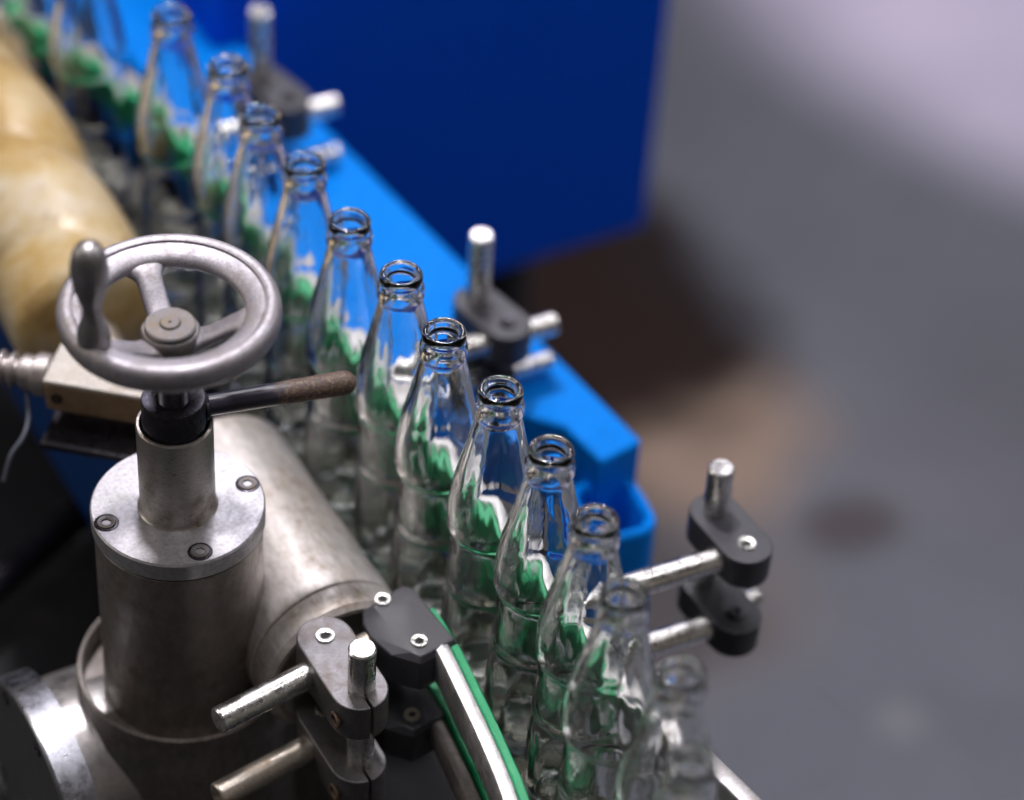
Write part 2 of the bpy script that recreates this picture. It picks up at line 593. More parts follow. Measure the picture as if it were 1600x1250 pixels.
# ------------------------------------------------------------------ blue steelwork
cab = thing('machine_cabinet', (0.125, 0.574, -0.95), 'large deep blue machine cabinet standing behind the bright blue beam', 'cabinet')
link('cabinet_body', box(0, 0.439, 0, 0.9, 0.60, 1.03), M['dkblue'], cab, bevel=0.006)
for x, y in ((0.05, 0.16), (0.38, 0.16), (0.05, 0.84), (0.38, 0.84)):
    bm = bmesh.new()
    add_rod(bm, (x, y, 0.0), (x, y, 0.60), 0.03, 24)
    link('leg', bm, M['dark'], cab)

BEAM_Z = -0.02
beam = thing('blue_beam', (0.15, 0.3, -0.95), 'bright blue painted beam running beside the row of bottles', 'beam')
pl = [(0.066, 0.95), (0.119, 0.95), (0.1449, 0.6227), (0.1984, 0.0298), (0.1622, 0.0234), (0.158, 0.066), (0.128, 0.100), (0.075, 0.105), (0.060, 0.60)]
bm = prism([(x - 0.15, y - 0.3) for x, y in pl], 0.86, 0.93)
link('top_plate', bm, M['blue'], beam, bevel=0.003)
for y in (0.2, 0.8):
    link('leg', box(-0.04, 0.0, y - 0.33, y - 0.27, 0.0, 0.858), M['dkblue'], beam, bevel=0.003)

# open blue pocket with a rolled rim at the end of the beam
tray = thing('blue_pocket', (0.1645, 0.009, -0.171), 'open blue steel pocket with a rolled rim below the near end of the blue beam', 'bracket')


def rrect(hx, hy, r, n=6):
    out = []
    for cx, cy, a0 in ((hx - r, hy - r, 0), (-hx + r, hy - r, PI / 2), (-hx + r, -hy + r, PI), (hx - r, -hy + r, 1.5 * PI)):
        for k in range(n + 1):
            a = a0 + PI / 2 * k / n
            out.append((cx + r * math.cos(a), cy + r * math.sin(a)))
    return out


o_, i_ = rrect(0.026, 0.030, 0.017), rrect(0.0185, 0.0225, 0.011)
bm = bmesh.new()
lay = [(o_, 0.0), (o_, 0.116), (rrect(0.0254, 0.0294, 0.0166), 0.1190), (rrect(0.0240, 0.0280, 0.0155), 0.1208), (rrect(0.0222, 0.0262, 0.0140), 0.1214), (rrect(0.0204, 0.0244, 0.0125), 0.1206), (rrect(0.0191, 0.0231, 0.0115), 0.1188), (i_, 0.116), (i_, 0.02)]
rr_ = [[bm.verts.new((x, y, z)) for x, y in c] for c, z in lay]
for a, b in zip(rr_[:-1], rr_[1:]):
    for k in range(len(a)):
        j = (k + 1) % len(a)
        bm.faces.new((a[k], a[j], b[j], b[k]))
bm.faces.new(rr_[0][::-1])
bm.faces.new(rr_[-1])
link('pocket_body', bm, M['blue'], tray, (0, 0, 0), 40)
bm = bmesh.new()
add_rod(bm, (-0.004, 0.006, 0.02), (-0.004, 0.006, 0.088), 0.007, 24)
link('stud', bm, M['rod'], tray)
tray.rotation_euler = (0, 0, math.radians(-8))

# left beam and dark machine bed
bed = thing('machine_bed', (-0.2, 0.2, -0.95), 'black painted machine bed under the conveyor and handwheel column', 'machine bed')
link('bed_plate', box(-0.55, 0.33, -1.0, 1.3, 0.68, 0.72), M['dark'], bed, bevel=0.004)
link('bed_skirt', box(-0.50, 0.28, -0.95, 1.25, 0.0, 0.679), M['dark'], bed)
lb = thing('dark_blue_beam', (-0.09, 0.5, -0.23), 'dark blue beam running under the cream feed screw', 'beam')
link('beam_body', box(-0.035, 0.005, -0.36, 0.6, 0.08, 0.235), M['navy'], lb, bevel=0.003)
link('foot', box(-0.02, 0.01, -0.3, -0.22, 0.0, 0.079), M['dark'], lb)
link('foot', box(-0.02, 0.01, 0.4, 0.48, 0.0, 0.079), M['dark'], lb)
bm = bmesh.new()
add_rod(bm, (-0.34, 0.176, -0.185), (-0.07, 0.315, -0.185), 0.013, 28)
tag(link('tie_bar', bm, M['oxide']), 'black steel bar crossing the dark machine bed behind the handwheel column', 'bar')

dm = thing('machine_housing', (-0.2, 1.3, -0.95), 'black machine housing in the dark upper left corner behind the bottles', 'machine housing')
link('housing_body', box(-0.5, 0.26, 0.0, 0.5, 0.0, 1.25), M['dark'], dm, bevel=0.01)
link('housing_cover', box(-0.4, 0.2, -0.03, 0.0, 0.75, 1.1), M['barrel'], dm, bevel=0.005)

# ------------------------------------------------------------------ conveyor
BELT = -0.035
cv = thing('conveyor', (0, 0.2, -0.23), 'narrow slat chain conveyor carrying the row of glass bottles', 'conveyor')
path = [(-0.14, -0.62), (-0.085, -0.49), (-0.045, -0.40), (-0.015, -0.32), (0.0, -0.24), (0.004, -0.1), (0.0, 0.1), (-0.004, 0.4), (-0.06, 0.62), (-0.12, 0.9)]
cpath = [Vector((p.x, p.y - 0.2, 0)) for p in spline([(x, y, 0) for x, y in path], 8)]
bm = bmesh.new()
add_sweep(bm, cpath, [(-0.033, 0.165), (0.033, 0.165), (0.033, 0.18), (-0.033, 0.18)])
link('frame', bm, M['dark'], cv)
bm = bmesh.new()
dist, pts = 0.0, []
fine = spline(cpath, 12)
acc, last = 0.0, fine[0]
for a in fine[1:]:
    acc += (a - last).length
    last = a
    if acc >= 0.0381:
        pts.append(a.copy())
        acc = 0.0
for i in range(1, len(pts) - 1):
    d = (pts[i + 1] - pts[i - 1]).normalized()
    ang = math.atan2(d.y, d.x) - PI / 2
    mt = Matrix.Translation(pts[i]) @ Matrix.Rotation(ang, 4, 'Z')
    add_prism(bm, [(-0.031, -0.0182), (0.031, -0.0182), (0.031, 0.0182), (-0.031, 0.0182)], 0.1835, 0.195, mt)
link('slat_chain', bm, M['chain'], cv, bevel=0.001)


# ------------------------------------------------------------------ guide rails
def guide(name, pts, z, label, side, group, up=0.011, green_up=0.014, stop=None, mat='alu', w=0.0054, green_from=None):
    """aluminium bar with a green plastic strip on the bottle side; side = +1 when the bottles are on the right of travel"""
    sp_ = spline([(x, y, 0) for x, y in pts], 10)
    t = thing(name, (sp_[len(sp_) // 2].x, sp_[len(sp_) // 2].y, z), label, 'guide rail', group)
    loc = [p - Vector((t.location.x, t.location.y, 0)) for p in sp_]
    bar, strip = bmesh.new(), bmesh.new()
    sect = [(-w, -up), (w, -up), (w, up - 0.003), (w - 0.0015, up - 0.0008), (0, up), (-w + 0.0015, up - 0.0008), (-w, up - 0.003)]
    bl = loc if stop is None else [p for p in loc if p.y + t.location.y < stop]
    add_sweep(bar, bl, sect)
    off = side * (w + 0.0030)
    sg = [(off - 0.0028, -green_up), (off + 0.0028, -green_up), (off + 0.0028, green_up - 0.0008), (off + 0.002, green_up), (off - 0.002, green_up), (off - 0.0028, green_up - 0.0008)]
    add_sweep(strip, loc if green_from is None else [p for p in loc if p.y + t.location.y > green_from], sg)
    link('metal_bar', bar, M[mat], t, smooth=40)
    link('wear_strip', strip, M['green'], t, smooth=40)
    return t


gl = 'bottle guide rails along the conveyor'
left = [(-0.0397, -0.092), (-0.0402, -0.108), (-0.0416, -0.130), (-0.0466, -0.165), (-0.0524, -0.203), (-0.0608, -0.245), (-0.080, -0.31), (-0.112, -0.385), (-0.155, -0.47)]
guide('guide_rail', left, 0.028, 'upper curved guide rail with green strip at the front left of the bottles', -1, gl, 0.012, 0.0085, -0.118)
guide('guide_rail', [(x - 0.002, y - 0.004) for x, y in left], -0.032, 'lower curved guide rail with green strip in the shadow under the black block', -1, gl, 0.008, 0.012, -0.100, 'barrel')
rightp = [(0.062, -0.345), (0.057, -0.305), (0.0505, -0.26), (0.046, -0.20), (0.0445, -0.12), (0.042, 0.0), (0.0385, 0.15), (0.036, 0.30), (0.030, 0.40), (0.018, 0.47), (-0.002, 0.55), (-0.04, 0.66), (-0.09, 0.78)]
guide('guide_rail', rightp, 0.034, 'upper guide rail with green strip behind the row of bottles', -1, gl, 0.012, 0.012, None, 'dullalu', 0.0066, -0.21)
guide('guide_rail', rightp[:8], -0.008, 'lower guide rail with green strip behind the feet of the bottles', -1, gl, 0.008, 0.014, None, 'dullalu', 0.0054, -0.21)

# ------------------------------------------------------------------ bottles
H = 0.235
OUT = [(0.0, 0.003), (0.018, 0.0022), (0.0215, 0.0004), (0.0243, 0.0008), (0.0266, 0.0035), (0.0279, 0.009), (0.0285, 0.018), (0.0286, 0.034),
       (0.0281, 0.052), (0.0270, 0.068), (0.0262, 0.076), (0.0261, 0.0785), (0.0264, 0.0800), (0.0266, 0.0815), (0.0264, 0.0830), (0.0257, 0.0842),
       (0.0252, 0.087), (0.0250, 0.098), (0.0250, 0.112), (0.0253, 0.121), (0.0256, 0.1245), (0.0262, 0.1266), (0.0269, 0.1284), (0.0272, 0.1305), (0.0272, 0.1340),
       (0.0272, 0.140), (0.0268, 0.148), (0.0257, 0.157), (0.0240, 0.166), (0.0218, 0.175), (0.0197, 0.184), (0.0177, 0.193), (0.0160, 0.201),
       (0.0146, 0.208), (0.0136, 0.2125), (0.0132, 0.2150), (0.0135, 0.2158), (0.0142, 0.2168), (0.01445, 0.2185), (0.01445, 0.2220), (0.0141, 0.2245), (0.0134, 0.2262),
       (0.0126, 0.2275), (0.01245, 0.2285), (0.0129, 0.2293), (0.0132, 0.2302), (0.0133, 0.2315), (0.0131, 0.2328), (0.0126, 0.2339), (0.0119, 0.2347), (0.0111, 0.2350)]
INN = [(0.0103, 0.2347), (0.0096, 0.2338), (0.0091, 0.2324), (0.0088, 0.230), (0.0087, 0.224), (0.0091, 0.216), (0.0101, 0.211), (0.0118, 0.205), (0.0138, 0.196),
       (0.0160, 0.186), (0.0182, 0.176), (0.0203, 0.1665), (0.0221, 0.157), (0.0233, 0.148), (0.0239, 0.140), (0.0238, 0.130), (0.0231, 0.124), (0.0222, 0.116), (0.0220, 0.105),
       (0.0221, 0.092), (0.0228, 0.082), (0.0236, 0.070), (0.0245, 0.055), (0.0250, 0.038), (0.0249, 0.022), (0.0240, 0.013), (0.0218, 0.0085), (0.015, 0.0075), (0.007, 0.0095), (0.0, 0.0105)]
PROF = OUT + INN
NO = len(OUT)


def flute(i, r, t):
    """ten moulded flutes above and below the plain band"""
    if i >= NO:
        return r
    z = PROF[i][1]
    a = 0.0
    if 0.131 < z < 0.205:
        a = 0.00034 * math.sin(PI * min(1, (z - 0.131) / 0.074)) ** 0.6
    elif 0.010 < z < 0.077:
        a = 0.00072 * math.sin(PI * min(1, (z - 0.010) / 0.067)) ** 0.6
    if a == 0:
        return r
    c = abs(math.cos(5 * t))
    return r - a * (1 - c * c * (1.0 if c < 0.85 else 1.0)) * 1.0 + a * 0.35


bmesh_b = lathe(PROF, 100, None, flute)
bottle = link('glass_bottle', bmesh_b, M['glass'], None, (0, 0, 0), None)
for p in bottle.data.polygons:
    p.use_smooth = True
BOT = [(-0.0095, 0.3345), (0.0021, 0.2656), (-0.0034, 0.2065), (-0.0002, 0.1475), (0.0004, 0.0858), (0.0064, 0.0249), (0.0037, -0.0324), (0.0080, -0.0923),
       (0.0092, -0.1487), (0.0051, -0.2066), (-0.0100, -0.2625), (-0.0119, -0.3223), (-0.0404, -0.3769)]
# positions in the row counted from the front of the picture, with a nearby landmark for each
where = {1: 'nearest clear glass bottle, its blurred mouth at the bottom edge of the picture',
         2: 'clear glass bottle second from the front, blurred, left of the lower right clamp',
         3: 'clear glass bottle third from the front, its mouth in front of the right steel rod',
         4: 'clear glass bottle fourth from the front, its mouth against the blue pocket',
         5: 'clear glass bottle fifth from the front, its mouth beside the notch of the blue beam',
         6: 'clear glass bottle sixth from the front, its sharp mouth against the bright blue beam',
         7: 'clear glass bottle seventh from the front, its mouth just left of the middle black clamp',
         8: 'clear glass bottle eighth from the front, its mouth left of the middle upright rod',
         9: 'clear glass bottle ninth from the front, to the right of the handwheel',
         10: 'clear glass bottle tenth from the front, just behind the right rim of the handwheel',
         11: 'clear glass bottle eleventh from the front, below the blurred far clamp',
         12: 'clear glass bottle twelfth from the front, touching the far clamp and its upright rod',
         13: 'blurred glass bottle thirteenth from the front, its mouth just inside the top edge',
         14: 'blurred glass bottle beyond the gap in the row, against the green far rail',
         15: 'farthest blurred glass bottle, in the dark upper left corner above the cream feed screw'}
grp = 'empty glass bottles standing in a row on the conveyor'
more = [(-0.026, 0.452), (-0.052, 0.503)]
seq = BOT[::-1] + more
for n, (x, y) in enumerate(seq):
    o = bottle if n == 0 else bottle.copy()
    if n:
        COL.objects.link(o)
    o.location = (x, y, BELT)
    o.rotation_euler = (random.uniform(-0.006, 0.006), random.uniform(-0.006, 0.006), random.uniform(0, 6.28))
    tag(o, where[n + 1], 'bottle', grp)

# ------------------------------------------------------------------ handwheel column
TX, TY, TZ = -0.1547, 0.0003, 0.0969            # centre of the flange's top face
col = thing('handwheel_column', (TX, TY, -0.23), 'grimy steel column with a bolted flange carrying the handwheel', 'machine column')
fz = TZ + 0.23
prof = [(0, -0.013), (0.0512, -0.013), (0.052, -0.0122), (0.052, -0.0012), (0.0510, 0.0), (0, 0.0)]
flg = link('flange', lathe(prof, 128), M['flange'], col, (0, 0, fz))
for a in (26, 116, 205, 295):
    x, y = 0.0435 * math.cos(math.radians(a)), 0.0435 * math.sin(math.radians(a))
    d = RIGHT.xy.normalized() * x + FWD.xy.normalized() * y
    # dark ring standing in for the shaded gap round a recessed screw; socket screw
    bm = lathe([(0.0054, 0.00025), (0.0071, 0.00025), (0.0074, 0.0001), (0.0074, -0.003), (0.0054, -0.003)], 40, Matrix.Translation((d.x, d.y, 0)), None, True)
    s_ = link('screw_gap_shade', bm, M['oxide'], flg)
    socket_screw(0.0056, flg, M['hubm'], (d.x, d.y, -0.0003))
prof = [(0, -0.175), (0.0505, -0.175), (0.0505, -0.0158), (0.0500, -0.0152), (0.0478, -0.0150), (0.0478, -0.0131), (0, -0.0131)]
link('barrel', lathe(prof, 128), M['barrel'], col, (0, 0, fz))
# socket sleeve the barrel slides into
zs = -0.041 + 0.23
prof = [(0.0, 0.0), (0.0690, 0.0), (0.0690, zs - 0.028), (0.0672, zs - 0.022), (0.0672, zs - 0.0008), (0.0664, zs), (0.0648, zs), (0.0640, zs - 0.0008), (0.0640, zs - 0.018), (0.0, zs - 0.018)]
link('sleeve', lathe(prof, 128), M['barrel'], col)
zc, ys, rs = -0.104 + 0.23, -0.015, 0.0815
XL = frame_to((-1, 0, 0))
link('side_stub', lathe([(0, 0), (0.0620, 0), (0.0620, 0.0555), (0.0608, 0.0568), (0, 0.0568)], 128, Matrix.Translation((-0.0320, 0.012, -0.119 + 0.23)) @ XL), M['stub'], col)
cp = link('end_cap', lathe([(0, 0), (rs, 0), (rs, 0.0195), (rs - 0.001, 0.0208), (0, 0.0208)], 128, Matrix.Translation((-0.0892, ys, zc)) @ XL), M['chrome'], col)
link('cover_disc', lathe([(0, 0), (rs - 0.0022, 0), (rs - 0.0024, 0.0006), (0.0, 0.0006)], 96, Matrix.Translation((-0.1101, ys, zc)) @ XL), M['face'], cp)
for k in range(8):
    a = math.radians(14 + 45 * k)
    bm = lathe([(0, 0), (0.0048, 0), (0.0048, 0.0006), (0.0030, 0.0006), (0.0028, -0.001), (0, -0.001)], 24,
               Matrix.Translation((-0.1108, ys + 0.071 * math.cos(a), zc + 0.071 * math.sin(a))) @ XL)
    link('cover_screw', bm, M['oxide'], cp)
# post tube, open at the top
pt = 0.0665
prof = [(0.0240, 0.0003), (0.0233, 0.0009), (0.0229, 0.002), (0.0227, 0.004), (0.0225, 0.007), (0.0225, 0.018), (0.0225, pt - 0.0008), (0.0219, pt), (0.0206, pt), (0.0200, pt - 0.0008), (0.0200, 0.03), (0, 0.03)]
link('post', lathe(prof, 96), M['post'], col, (0, 0, fz))

# horizontal housing between the column and the bottles
hs = thing('tube_housing', (-0.0815, -0.052, -0.23), 'pale dusty horizontal steel housing behind the column', 'machine housing')
hz, hr = -0.010 + 0.23, 0.0513
mt = Matrix.Translation((0, 0, hz)) @ frame_to((0, 1, 0))
link('tube', lathe([(0, 0), (hr - 0.0008, 0), (hr, 0.0008), (hr, 0.166), (hr - 0.0012, 0.1672), (0, 0.1672)], 128, mt), M['housing'], hs)
mt2 = Matrix.Translation((0, -0.0012, hz)) @ frame_to((0, -1, 0))
link('end_ring', lathe([(0, 0), (hr - 0.0008, 0), (hr, 0.0008), (hr, 0.0175), (hr - 0.003, 0.021), (hr - 0.006, 0.021), (hr - 0.0075, 0.019), (hr - 0.0085, 0.002), (0, 0.002)], 128, mt2), M['housing'], hs)
link('foot', box(-0.03, 0.03, 0.02, 0.10, 0.0, hz - 0.05), M['barrel'], hs, bevel=0.003)

# lock lever: collar on the spindle, welded arm with a rusty end
lv = thing('lock_lever', (TX, TY, TZ + 0.050), 'black lever with a rusty rounded end sticking out under the handwheel', 'lever')
prof = [(0.0092, 0.0), (0.0188, 0.0), (0.0188, 0.034), (0.0180, 0.0352), (0.0112, 0.0352), (0.0092, 0.034)]
link('collar', lathe(prof, 80, None, None, True), M['oxide'], lv)
ad = Vector((0.985, -0.175, -0.03)).normalized()
r_, LA = 0.0074, 0.090
prof = [(0, 0), (r_ * 0.86, 0), (r_ * 0.86, 0.002), (r_ * 0.9, 0.03), (r_, LA)] + [(r_ * math.cos(t), LA + r_ * math.sin(t)) for t in (0.3, 0.6, 0.9, 1.2, 1.4)] + [(0, LA + r_)]
am = link('arm', lathe(prof, 44, Matrix.Rotation(PI / 2, 4, 'Y')), M['lever'], lv, (ad.x * 0.012, ad.y * 0.012, 0.0245))
am.rotation_euler = ad.to_track_quat('X', 'Z').to_euler()
prof = [(0.0062, 0.0), (0.0088, 0.0002), (0.0084, 0.0016), (0.0070, 0.0028), (0.0062, 0.003)]
link('weld_bead', lathe(prof, 36, Matrix.Translation(ad * 0.0175 + Vector((0, 0, 0.0245))) @ frame_to(ad), lambda i, r, t: r * (1 + 0.05 * math.sin(7 * t + i)), True), M['oxide'], lv)

# handwheel
WZ = TZ + 0.150                                 # mid-plane of the rim
hw = thing('handwheel', (TX, TY, WZ), 'cast aluminium three-spoke handwheel with an upright crank handle', 'handwheel')
prof = []
for k in range(26):                             # outer bead
    a = math.radians(118 - k * (262 / 25))
    prof.append((0.0568 + 0.0060 * math.copysign(abs(math.cos(a)) ** 0.85, math.cos(a)), 0.0086 * math.sin(a)))
prof += [(0.0470, -0.0056), (0.0440, -0.0048), (0.0424, -0.0028), (0.0419, -0.0006), (0.0424, 0.0016), (0.0440, 0.0034), (0.0464, 0.0047), (0.0492, 0.0057), (0.0520, 0.0064), (0.0529, 0.0065)]
prof += [(0.0532, 0.0058), (0.0536, 0.0058)]
link('rim', lathe(prof, 160, None, None, True), M['wheel'], hw, smooth=50)
hubz = -0.0195
prof = [(0.0095, hubz - 0.008), (0.0140, hubz - 0.008), (0.0164, hubz - 0.005), (0.0172, hubz + 0.002), (0.0168, hubz + 0.0055), (0.0158, hubz + 0.0072), (0.0, hubz + 0.0072), (0, hubz - 0.008)]
hub = link('hub', lathe(prof, 80), M['hubm'], hw)
prof = [(0, hubz + 0.0074), (0.0146, hubz + 0.0074), (0.0146, hubz + 0.0098), (0.0138, hubz + 0.0106), (0.0063, hubz + 0.0106), (0.0058, hubz + 0.0102), (0.0056, hubz + 0.0112), (0.0050, hubz + 0.0118), (0.0012, hubz + 0.0118), (0.0004, hubz + 0.0108), (0, hubz + 0.0108)]
link('hub_cap', lathe(prof, 80), M['hubm'], hub)
gx, gy = RIGHT.xy.normalized(), FWD.xy.normalized()
for a in (-3, 116, 229):
    bm = bmesh.new()
    c, s_ = math.cos(math.radians(a)), math.sin(math.radians(a))
    d = Vector((gx.x * c + gy.x * s_, gx.y * c + gy.y * s_, 0))
    side = Vector((-d.y, d.x, 0))
    rings = []
    n = 14
    for k in range(n + 1):
        t = k / n
        r = 0.010 + (0.0462 - 0.010) * t
        z = hubz - 0.001 + (0.0 - hubz - 0.001) * (t * t * (3 - 2 * t)) * 0.97
        w = 0.0076 + 0.0100 * max(0, (t - 0.66) / 0.34) ** 2.6 + 0.0035 * max(0, (0.35 - t) / 0.35) ** 2
        h = 0.0052 - 0.0008 * t
        ring = []
        for q in range(20):
            th = 2 * PI * q / 20
            cx, sx = math.cos(th), math.sin(th)
            ex = math.copysign(abs(cx) ** 0.75, cx) * w
            ez = math.copysign(abs(sx) ** 0.85, sx) * h
            ring.append(bm.verts.new(d * r + side * ex + Vector((0, 0, z + ez))))
        rings.append(ring)
    for A, B in zip(rings[:-1], rings[1:]):
        for q in range(20):
            j = (q + 1) % 20
            bm.faces.new((A[q], A[j], B[j], B[q]))
    bm.faces.new(rings[0][::-1])
    bm.faces.new(rings[-1])
    link('spoke', bm, M['wheel'], hw, smooth=60)
a = math.radians(225)
hp = gx * (0.0505 * math.cos(a)) + gy * (0.0505 * math.sin(a))
hd = link('crank_handle', lathe([(0, 0.006), (0.0088, 0.006), (0.0093, 0.0075), (0.0094, 0.012), (0.0088, 0.016), (0.0070, 0.021), (0.0057, 0.026), (0.0056, 0.030), (0.0070, 0.0365), (0.0090, 0.043), (0.0100, 0.049), (0.0106, 0.055),
          (0.0105, 0.060), (0.0098, 0.065), (0.0085, 0.0695), (0.0066, 0.0728), (0.0038, 0.0748), (0.0, 0.0755)], 56, Matrix.Translation((hp.x, hp.y, 0))), M['handle'], hw, smooth=60)
link('handle_stem', lathe([(0, -0.004), (0.0070, -0.004), (0.0070, 0.0058), (0, 0.0058)], 40, Matrix.Translation((hp.x, hp.y, 0))), M['oxide'], hd)
# threaded spindle
prof = [(0, -0.115)]
z = -0.115
while z < hubz - 0.0085:
    prof += [(0.0082, z), (0.0090, z + 0.0008), (0.0082, z + 0.0016)]
    z += 0.0018
prof += [(0, z)]
link('spindle', lathe(prof, 48), M['oxide'], hw)


# ------------------------------------------------------------------ clamps and rods
def capsule(L, r, slot_end=None, hole=None, n=14):
    """outline of a two-centre plate from (0,0) to (0,L); slit of 2 mm through the end at L"""
    pts = []
    for k in range(n + 1):
        a = PI + PI * k / n
        pts.append((r * math.cos(a), r * math.sin(a)))
    sw = 0.0009
    a0 = math.asin(sw / r)
    up = []
    for k in range(n + 1):
        a = PI * k / n
        up.append((r * math.cos(a), L + r * math.sin(a)))
    half = [p for p in up if p[0] > sw]
    other = [p for p in up if p[0] < -sw]
    top = L + r * math.cos(a0)
    pts += half + [(sw, top), (sw, L), (-sw, L), (-sw, top)] + other
    return pts


def clamp(loc, rotz, L, r, th, label, body_mat, bolt_side, group='rod clamps on the guide rail supports', scr='screw'):
    t = thing('rod_clamp', loc, label, 'clamp', group, rotz)
    link('clamp_body', prism(capsule(L, r), -th, 0), body_mat, t, bevel=0.0018, bseg=3)
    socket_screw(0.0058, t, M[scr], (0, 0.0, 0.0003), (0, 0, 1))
    # pinch bolt through the split end
    bx = bolt_side * (r - 0.0002)
    bm = lathe([(0.0034, 0), (0.0052, 0.0), (0.0056, 0.0008), (0.0050, 0.0016), (0.0036, 0.0016), (0.0032, -0.002), (0, -0.002), (0, 0)], 36, Matrix.Translation((bx, L + 0.004, -th * 0.55)) @ frame_to((bolt_side, 0, 0)))
    link('pinch_bolt', bm, M['oxide'] if body_mat != M['clampm'] else M['rust'], t)
    return t


def steel_rod(p0, p1, r, label, mat='rod', group='steel rods of the guide supports'):
    p0, p1 = Vector(p0), Vector(p1)
    bm = bmesh.new()
    add_rod(bm, (0, 0, 0), p1 - p0, r, 48, 0.0011)
    return tag(link('steel_rod', bm, M[mat], None, p0), label, 'rod', group)


# left pair: screw end away from the camera, rod end towards it
clamp((-0.1002, -0.0879, 0.040), PI, 0.0455, 0.0172, 0.027, 'upper worn grey rod clamp with a slit end beside the black block', M['clampm'], 1)
clamp((-0.1008, -0.0890, -0.024), PI, 0.0455, 0.0172, 0.027, 'lower worn rod clamp in shadow under the slit grey clamp', M['clampm'], 1)
steel_rod((-0.0990, -0.1338, -0.075), (-0.0990, -0.1338, 0.0745), 0.0083, 'short upright steel rod with a bright cut top in the left clamps')
steel_rod((-0.1800, -0.1090, 0.0265), (-0.108, -0.0985, 0.0265), 0.0083, 'polished level steel rod pointing left from the upper left clamp')
steel_rod((-0.1830, -0.1110, -0.0380), (-0.108, -0.1000, -0.0380), 0.0083, 'dull scuffed level rod pointing left from the lower left clamp', 'oldrod')

# black block that holds the front guide rail
TOP = 0.040


def block(z, label, dx=0.0, dy=0.0, mat='greypl', scr='screw'):
    t = thing('guide_block', (-0.053 + dx, -0.098 + dy, z), label, 'guide block', 'guide rail blocks')
    flat = [(-0.0391, -0.0702), (-0.0349, -0.0747), (-0.0314, -0.1236), (-0.0566, -0.1273), (-0.0594, -0.1219), (-0.0633, -0.0774)]
    outer = [(-0.0391, -0.0680), (-0.0335, -0.0742), (-0.0298, -0.1252), (-0.0572, -0.1295), (-0.0700, -0.1150), (-0.0745, -0.0960), (-0.0735, -0.0845), (-0.0690, -0.0755)]
    flat8 = [(-0.0395, -0.0705), (-0.0350, -0.0750), (-0.0316, -0.1236), (-0.0566, -0.1273), (-0.0594, -0.1219), (-0.0610, -0.1030), (-0.0622, -0.0900), (-0.0633, -0.0774)]
    bm = bmesh.new()
    lay = [(outer, -0.028), (outer, -0.0042), (flat8, 0.0)]
    rg = [[bm.verts.new((x + 0.053, y + 0.098, zz)) for x, y in pts] for pts, zz in lay]
    for A, B in zip(rg[:-1], rg[1:]):
        for k in range(8):
            j = (k + 1) % 8
            bm.faces.new((A[k], A[j], B[j], B[k]))
    bm.faces.new(rg[0][::-1])
    bm.faces.new(rg[-1])
    link('block_body', bm, M[mat], t, smooth=25, bevel=0.0009)
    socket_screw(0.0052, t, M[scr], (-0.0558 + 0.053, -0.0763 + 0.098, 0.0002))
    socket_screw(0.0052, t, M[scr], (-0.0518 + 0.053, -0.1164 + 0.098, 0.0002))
    return t


block(TOP, 'dark grey faceted block with two bright socket screws holding the front guide rail')
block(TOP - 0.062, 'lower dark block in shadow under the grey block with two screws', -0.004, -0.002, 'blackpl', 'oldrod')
steel_rod((-0.108, -0.098, 0.0265), (-0.066, -0.092, 0.0265), 0.0075, 'short rod joining the upper left clamp to the grey block', 'oldrod')

# right-hand clamps: rod end away, screw end near
cr = 'rod clamps on the guide rail supports'
clamp((0.1693, -0.1346, 0.041), math.radians(2), 0.0345, 0.0166, 0.023, 'upper black rod clamp with one bright screw, rightmost, against the grey floor', M['greypl'], 1)
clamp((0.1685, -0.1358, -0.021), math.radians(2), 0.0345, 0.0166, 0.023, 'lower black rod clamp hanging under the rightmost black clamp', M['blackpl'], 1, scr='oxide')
steel_rod((0.1678, -0.1004, -0.044), (0.1678, -0.1004, 0.079), 0.0083, 'upright bright steel rod standing in the rightmost clamp')
steel_rod((0.050, -0.1195, 0.0270), (0.155, -0.1275, 0.0280), 0.0083, 'level steel rod from the upper right clamp to behind the third bottle')
steel_rod((0.050, -0.1200, -0.0335), (0.154, -0.1285, -0.0325), 0.0083, 'level steel rod from the lower right clamp to behind the second bottle')
steel_rod((0.183, -0.1222, -0.0315), (0.196, -0.1197, -0.0315), 0.0066, 'bright bolt end sticking out right of the lower right clamp')

clamp((0.1379, 0.1173, 0.040), math.radians(12), 0.0315, 0.0166, 0.026, 'black rod clamp over the blue beam, right of the eighth bottle', M['greypl'], 1, scr='oxide')
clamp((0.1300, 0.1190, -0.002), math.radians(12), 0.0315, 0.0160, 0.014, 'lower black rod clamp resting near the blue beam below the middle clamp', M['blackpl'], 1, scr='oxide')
steel_rod((0.1310, 0.1470, -0.0150), (0.1310, 0.1470, 0.098), 0.0083, 'blurred upright steel rod standing in the middle clamp')
steel_rod((0.047, 0.1235, 0.0265), (0.176, 0.1170, 0.0265), 0.0080, 'blurred level steel rod sticking out right of the middle clamp')
steel_rod((0.047, 0.1235, -0.008), (0.1760, 0.1180, -0.008), 0.0066, 'thin level steel rod lying just above the blue beam')

clamp((0.1160, 0.4150, 0.040), math.radians(12), 0.0330, 0.0166, 0.030, 'far blurred rod clamp over the blue beam near the top of the picture', M['greypl'], 1, scr='oxide')
steel_rod((0.1085, 0.4480, -0.0150), (0.1085, 0.4480, 0.100), 0.0083, 'blurred upright steel rod farthest along the blue beam')
steel_rod((0.040, 0.4190, 0.0265), (0.153, 0.4090, 0.0265), 0.0080, 'blurred level steel rod sticking out of the far clamp towards the cabinet')
steel_rod((0.060, 0.4000, -0.008), (0.148, 0.3960, -0.008), 0.0070, 'blurred rod end showing right of the tenth bottle above the blue beam')

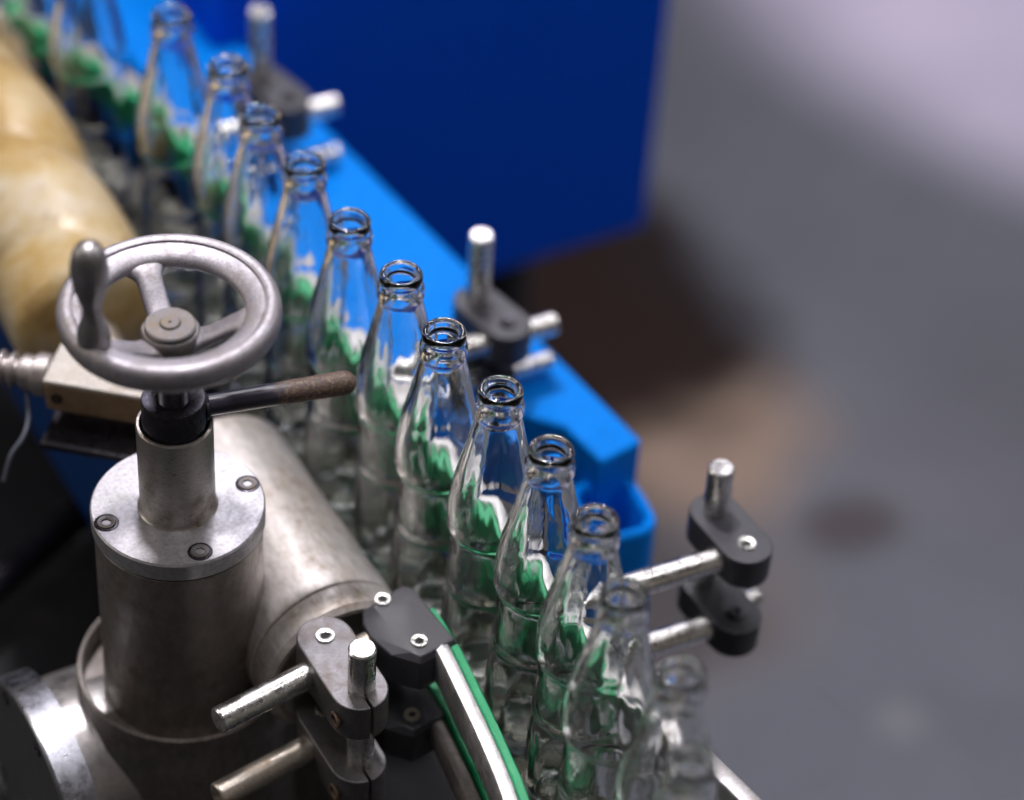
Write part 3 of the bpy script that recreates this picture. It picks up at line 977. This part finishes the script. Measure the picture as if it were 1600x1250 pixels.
# ------------------------------------------------------------------ cream feed screw
A0, A1 = Vector((-0.120, 0.212, 0.054)), Vector((-0.102, 0.535, 0.058))
ax = (A1 - A0)
fs = tag(bpy.data.objects.new('feed_screw', None), 'yellowed cream plastic feed screw with wide spiral grooves at the upper left', 'feed screw')
COL.objects.link(fs)
fs.location = A0
bm = bmesh.new()
L = ax.length
rows, segs = 120, 72
R0, pitch = 0.0535, 0.112
prev = None
rot = frame_to(ax)
vs = []
rings = []
for i in range(rows + 1):
    zz = L * i / rows
    ring = []
    for k in range(segs):
        t = 2 * PI * k / segs
        ph = (zz / pitch * 2 * PI + t)
        gdep = (1 - abs(math.sin(ph / 2 + 0.9))) ** 1.6
        r = R0 - 0.0075 * gdep
        e = min(1.0, zz / 0.016)
        r *= math.sqrt(max(0.0, 1 - (1 - e) ** 2)) * 0.45 + 0.55
        ring.append(bm.verts.new((r * math.cos(t), r * math.sin(t), zz)))
    rings.append(ring)
for A, B in zip(rings[:-1], rings[1:]):
    for k in range(segs):
        j = (k + 1) % segs
        bm.faces.new((A[k], A[j], B[j], B[k]))
bm.faces.new(rings[0][::-1])
bm.faces.new(rings[-1])
bmesh.ops.transform(bm, matrix=rot, verts=bm.verts)
link('spiral_body', bm, M['cream'], fs, smooth=60)
bm = bmesh.new()
d = ax.normalized()
add_rod(bm, -d * 0.03, d * 0.01, 0.012, 32)
link('shaft', bm, M['oldrod'], fs)

# ------------------------------------------------------------------ brass switch box with its conduit
bx = thing('switch_box', (-0.160, 0.130, 0.073), 'tan metal switch box with a pale lid behind the handwheel', 'switch box', None, math.radians(-40))
link('box_body', box(-0.024, 0.055, -0.011, 0.025, 0.0, 0.021), M['brass'], bx, bevel=0.0015)
link('lid', box(-0.0245, 0.0555, -0.0115, 0.0255, 0.0212, 0.0245), M['lid'], bx, bevel=0.001)
bm = lathe([(0.0018, 0), (0.0036, 0), (0.0036, 0.0009), (0.0022, 0.0009), (0.0018, -0.003), (0, -0.003), (0, 0)], 24, Matrix.Translation((-0.016, -0.0113, 0.011)) @ frame_to((0, -1, 0)))
link('screw', bm, M['oxide'], bx)
bm = bmesh.new()
add_lathe(bm, [(0, 0), (0.0115, 0), (0.0140, 0.002), (0.0140, 0.010), (0.0115, 0.012), (0.0115, 0.018), (0, 0.018)], 6 * 8, Matrix.Translation((-0.0245, 0.007, 0.012)) @ frame_to((-1, 0, 0)))
link('gland_nut', bm, M['conduit'], bx)
sb = thing('support_plate', (-0.160, 0.115, 0.052), 'thin black plate with a worn front edge under the tan switch box', 'plate', None, math.radians(-40))
link('plate_body', box(-0.034, 0.06, -0.014, 0.030, 0.0, 0.005), M['oxide'], sb, bevel=0.0008)
link('bracket_arm', box(0.02, 0.035, -0.006, 0.008, -0.28, -0.0005), M['barrel'], sb, bevel=0.001)

# corrugated conduit leaving to the left
cd = bmesh.new()
n = 220
pth, rad = [], []
st = Matrix.Rotation(math.radians(-40), 4, 'Z') @ Vector((-0.041, 0.007, 0.012)) + Vector((-0.160, 0.130, 0.073))
dr = Matrix.Rotation(math.radians(-40), 4, 'Z') @ Vector((-1, 0, 0))
for i in range(n + 1):
    s_ = 0.16 * i / n
    p = st + dr * min(s_, 0.02) + Vector((-0.95, 0.15, -0.10)).normalized() * max(0, s_ - 0.02) + Vector((0, 0, -0.6 * s_ * s_))
    pth.append(p - st)
    rad.append(0.0100 + 0.0020 * math.sin(2 * PI * s_ / 0.0075))
add_tube(cd, pth, rad, 28)
tag(link('conduit', cd, M['conduit'], None, st, 60), 'ribbed metal conduit leaving the switch box to the left edge', 'conduit')
bm = bmesh.new()
wp = spline([(0, 0, 0), (-0.004, -0.012, -0.012), (-0.012, -0.022, -0.018), (-0.022, -0.026, -0.026), (-0.030, -0.030, -0.042)], 12)
add_tube(bm, wp, 0.0014, 10)
tag(link('cable', bm, M['wire'], None, st + Vector((-0.004, -0.006, -0.008)), 60), 'thin grey cable hanging in a loop below the conduit', 'cable')
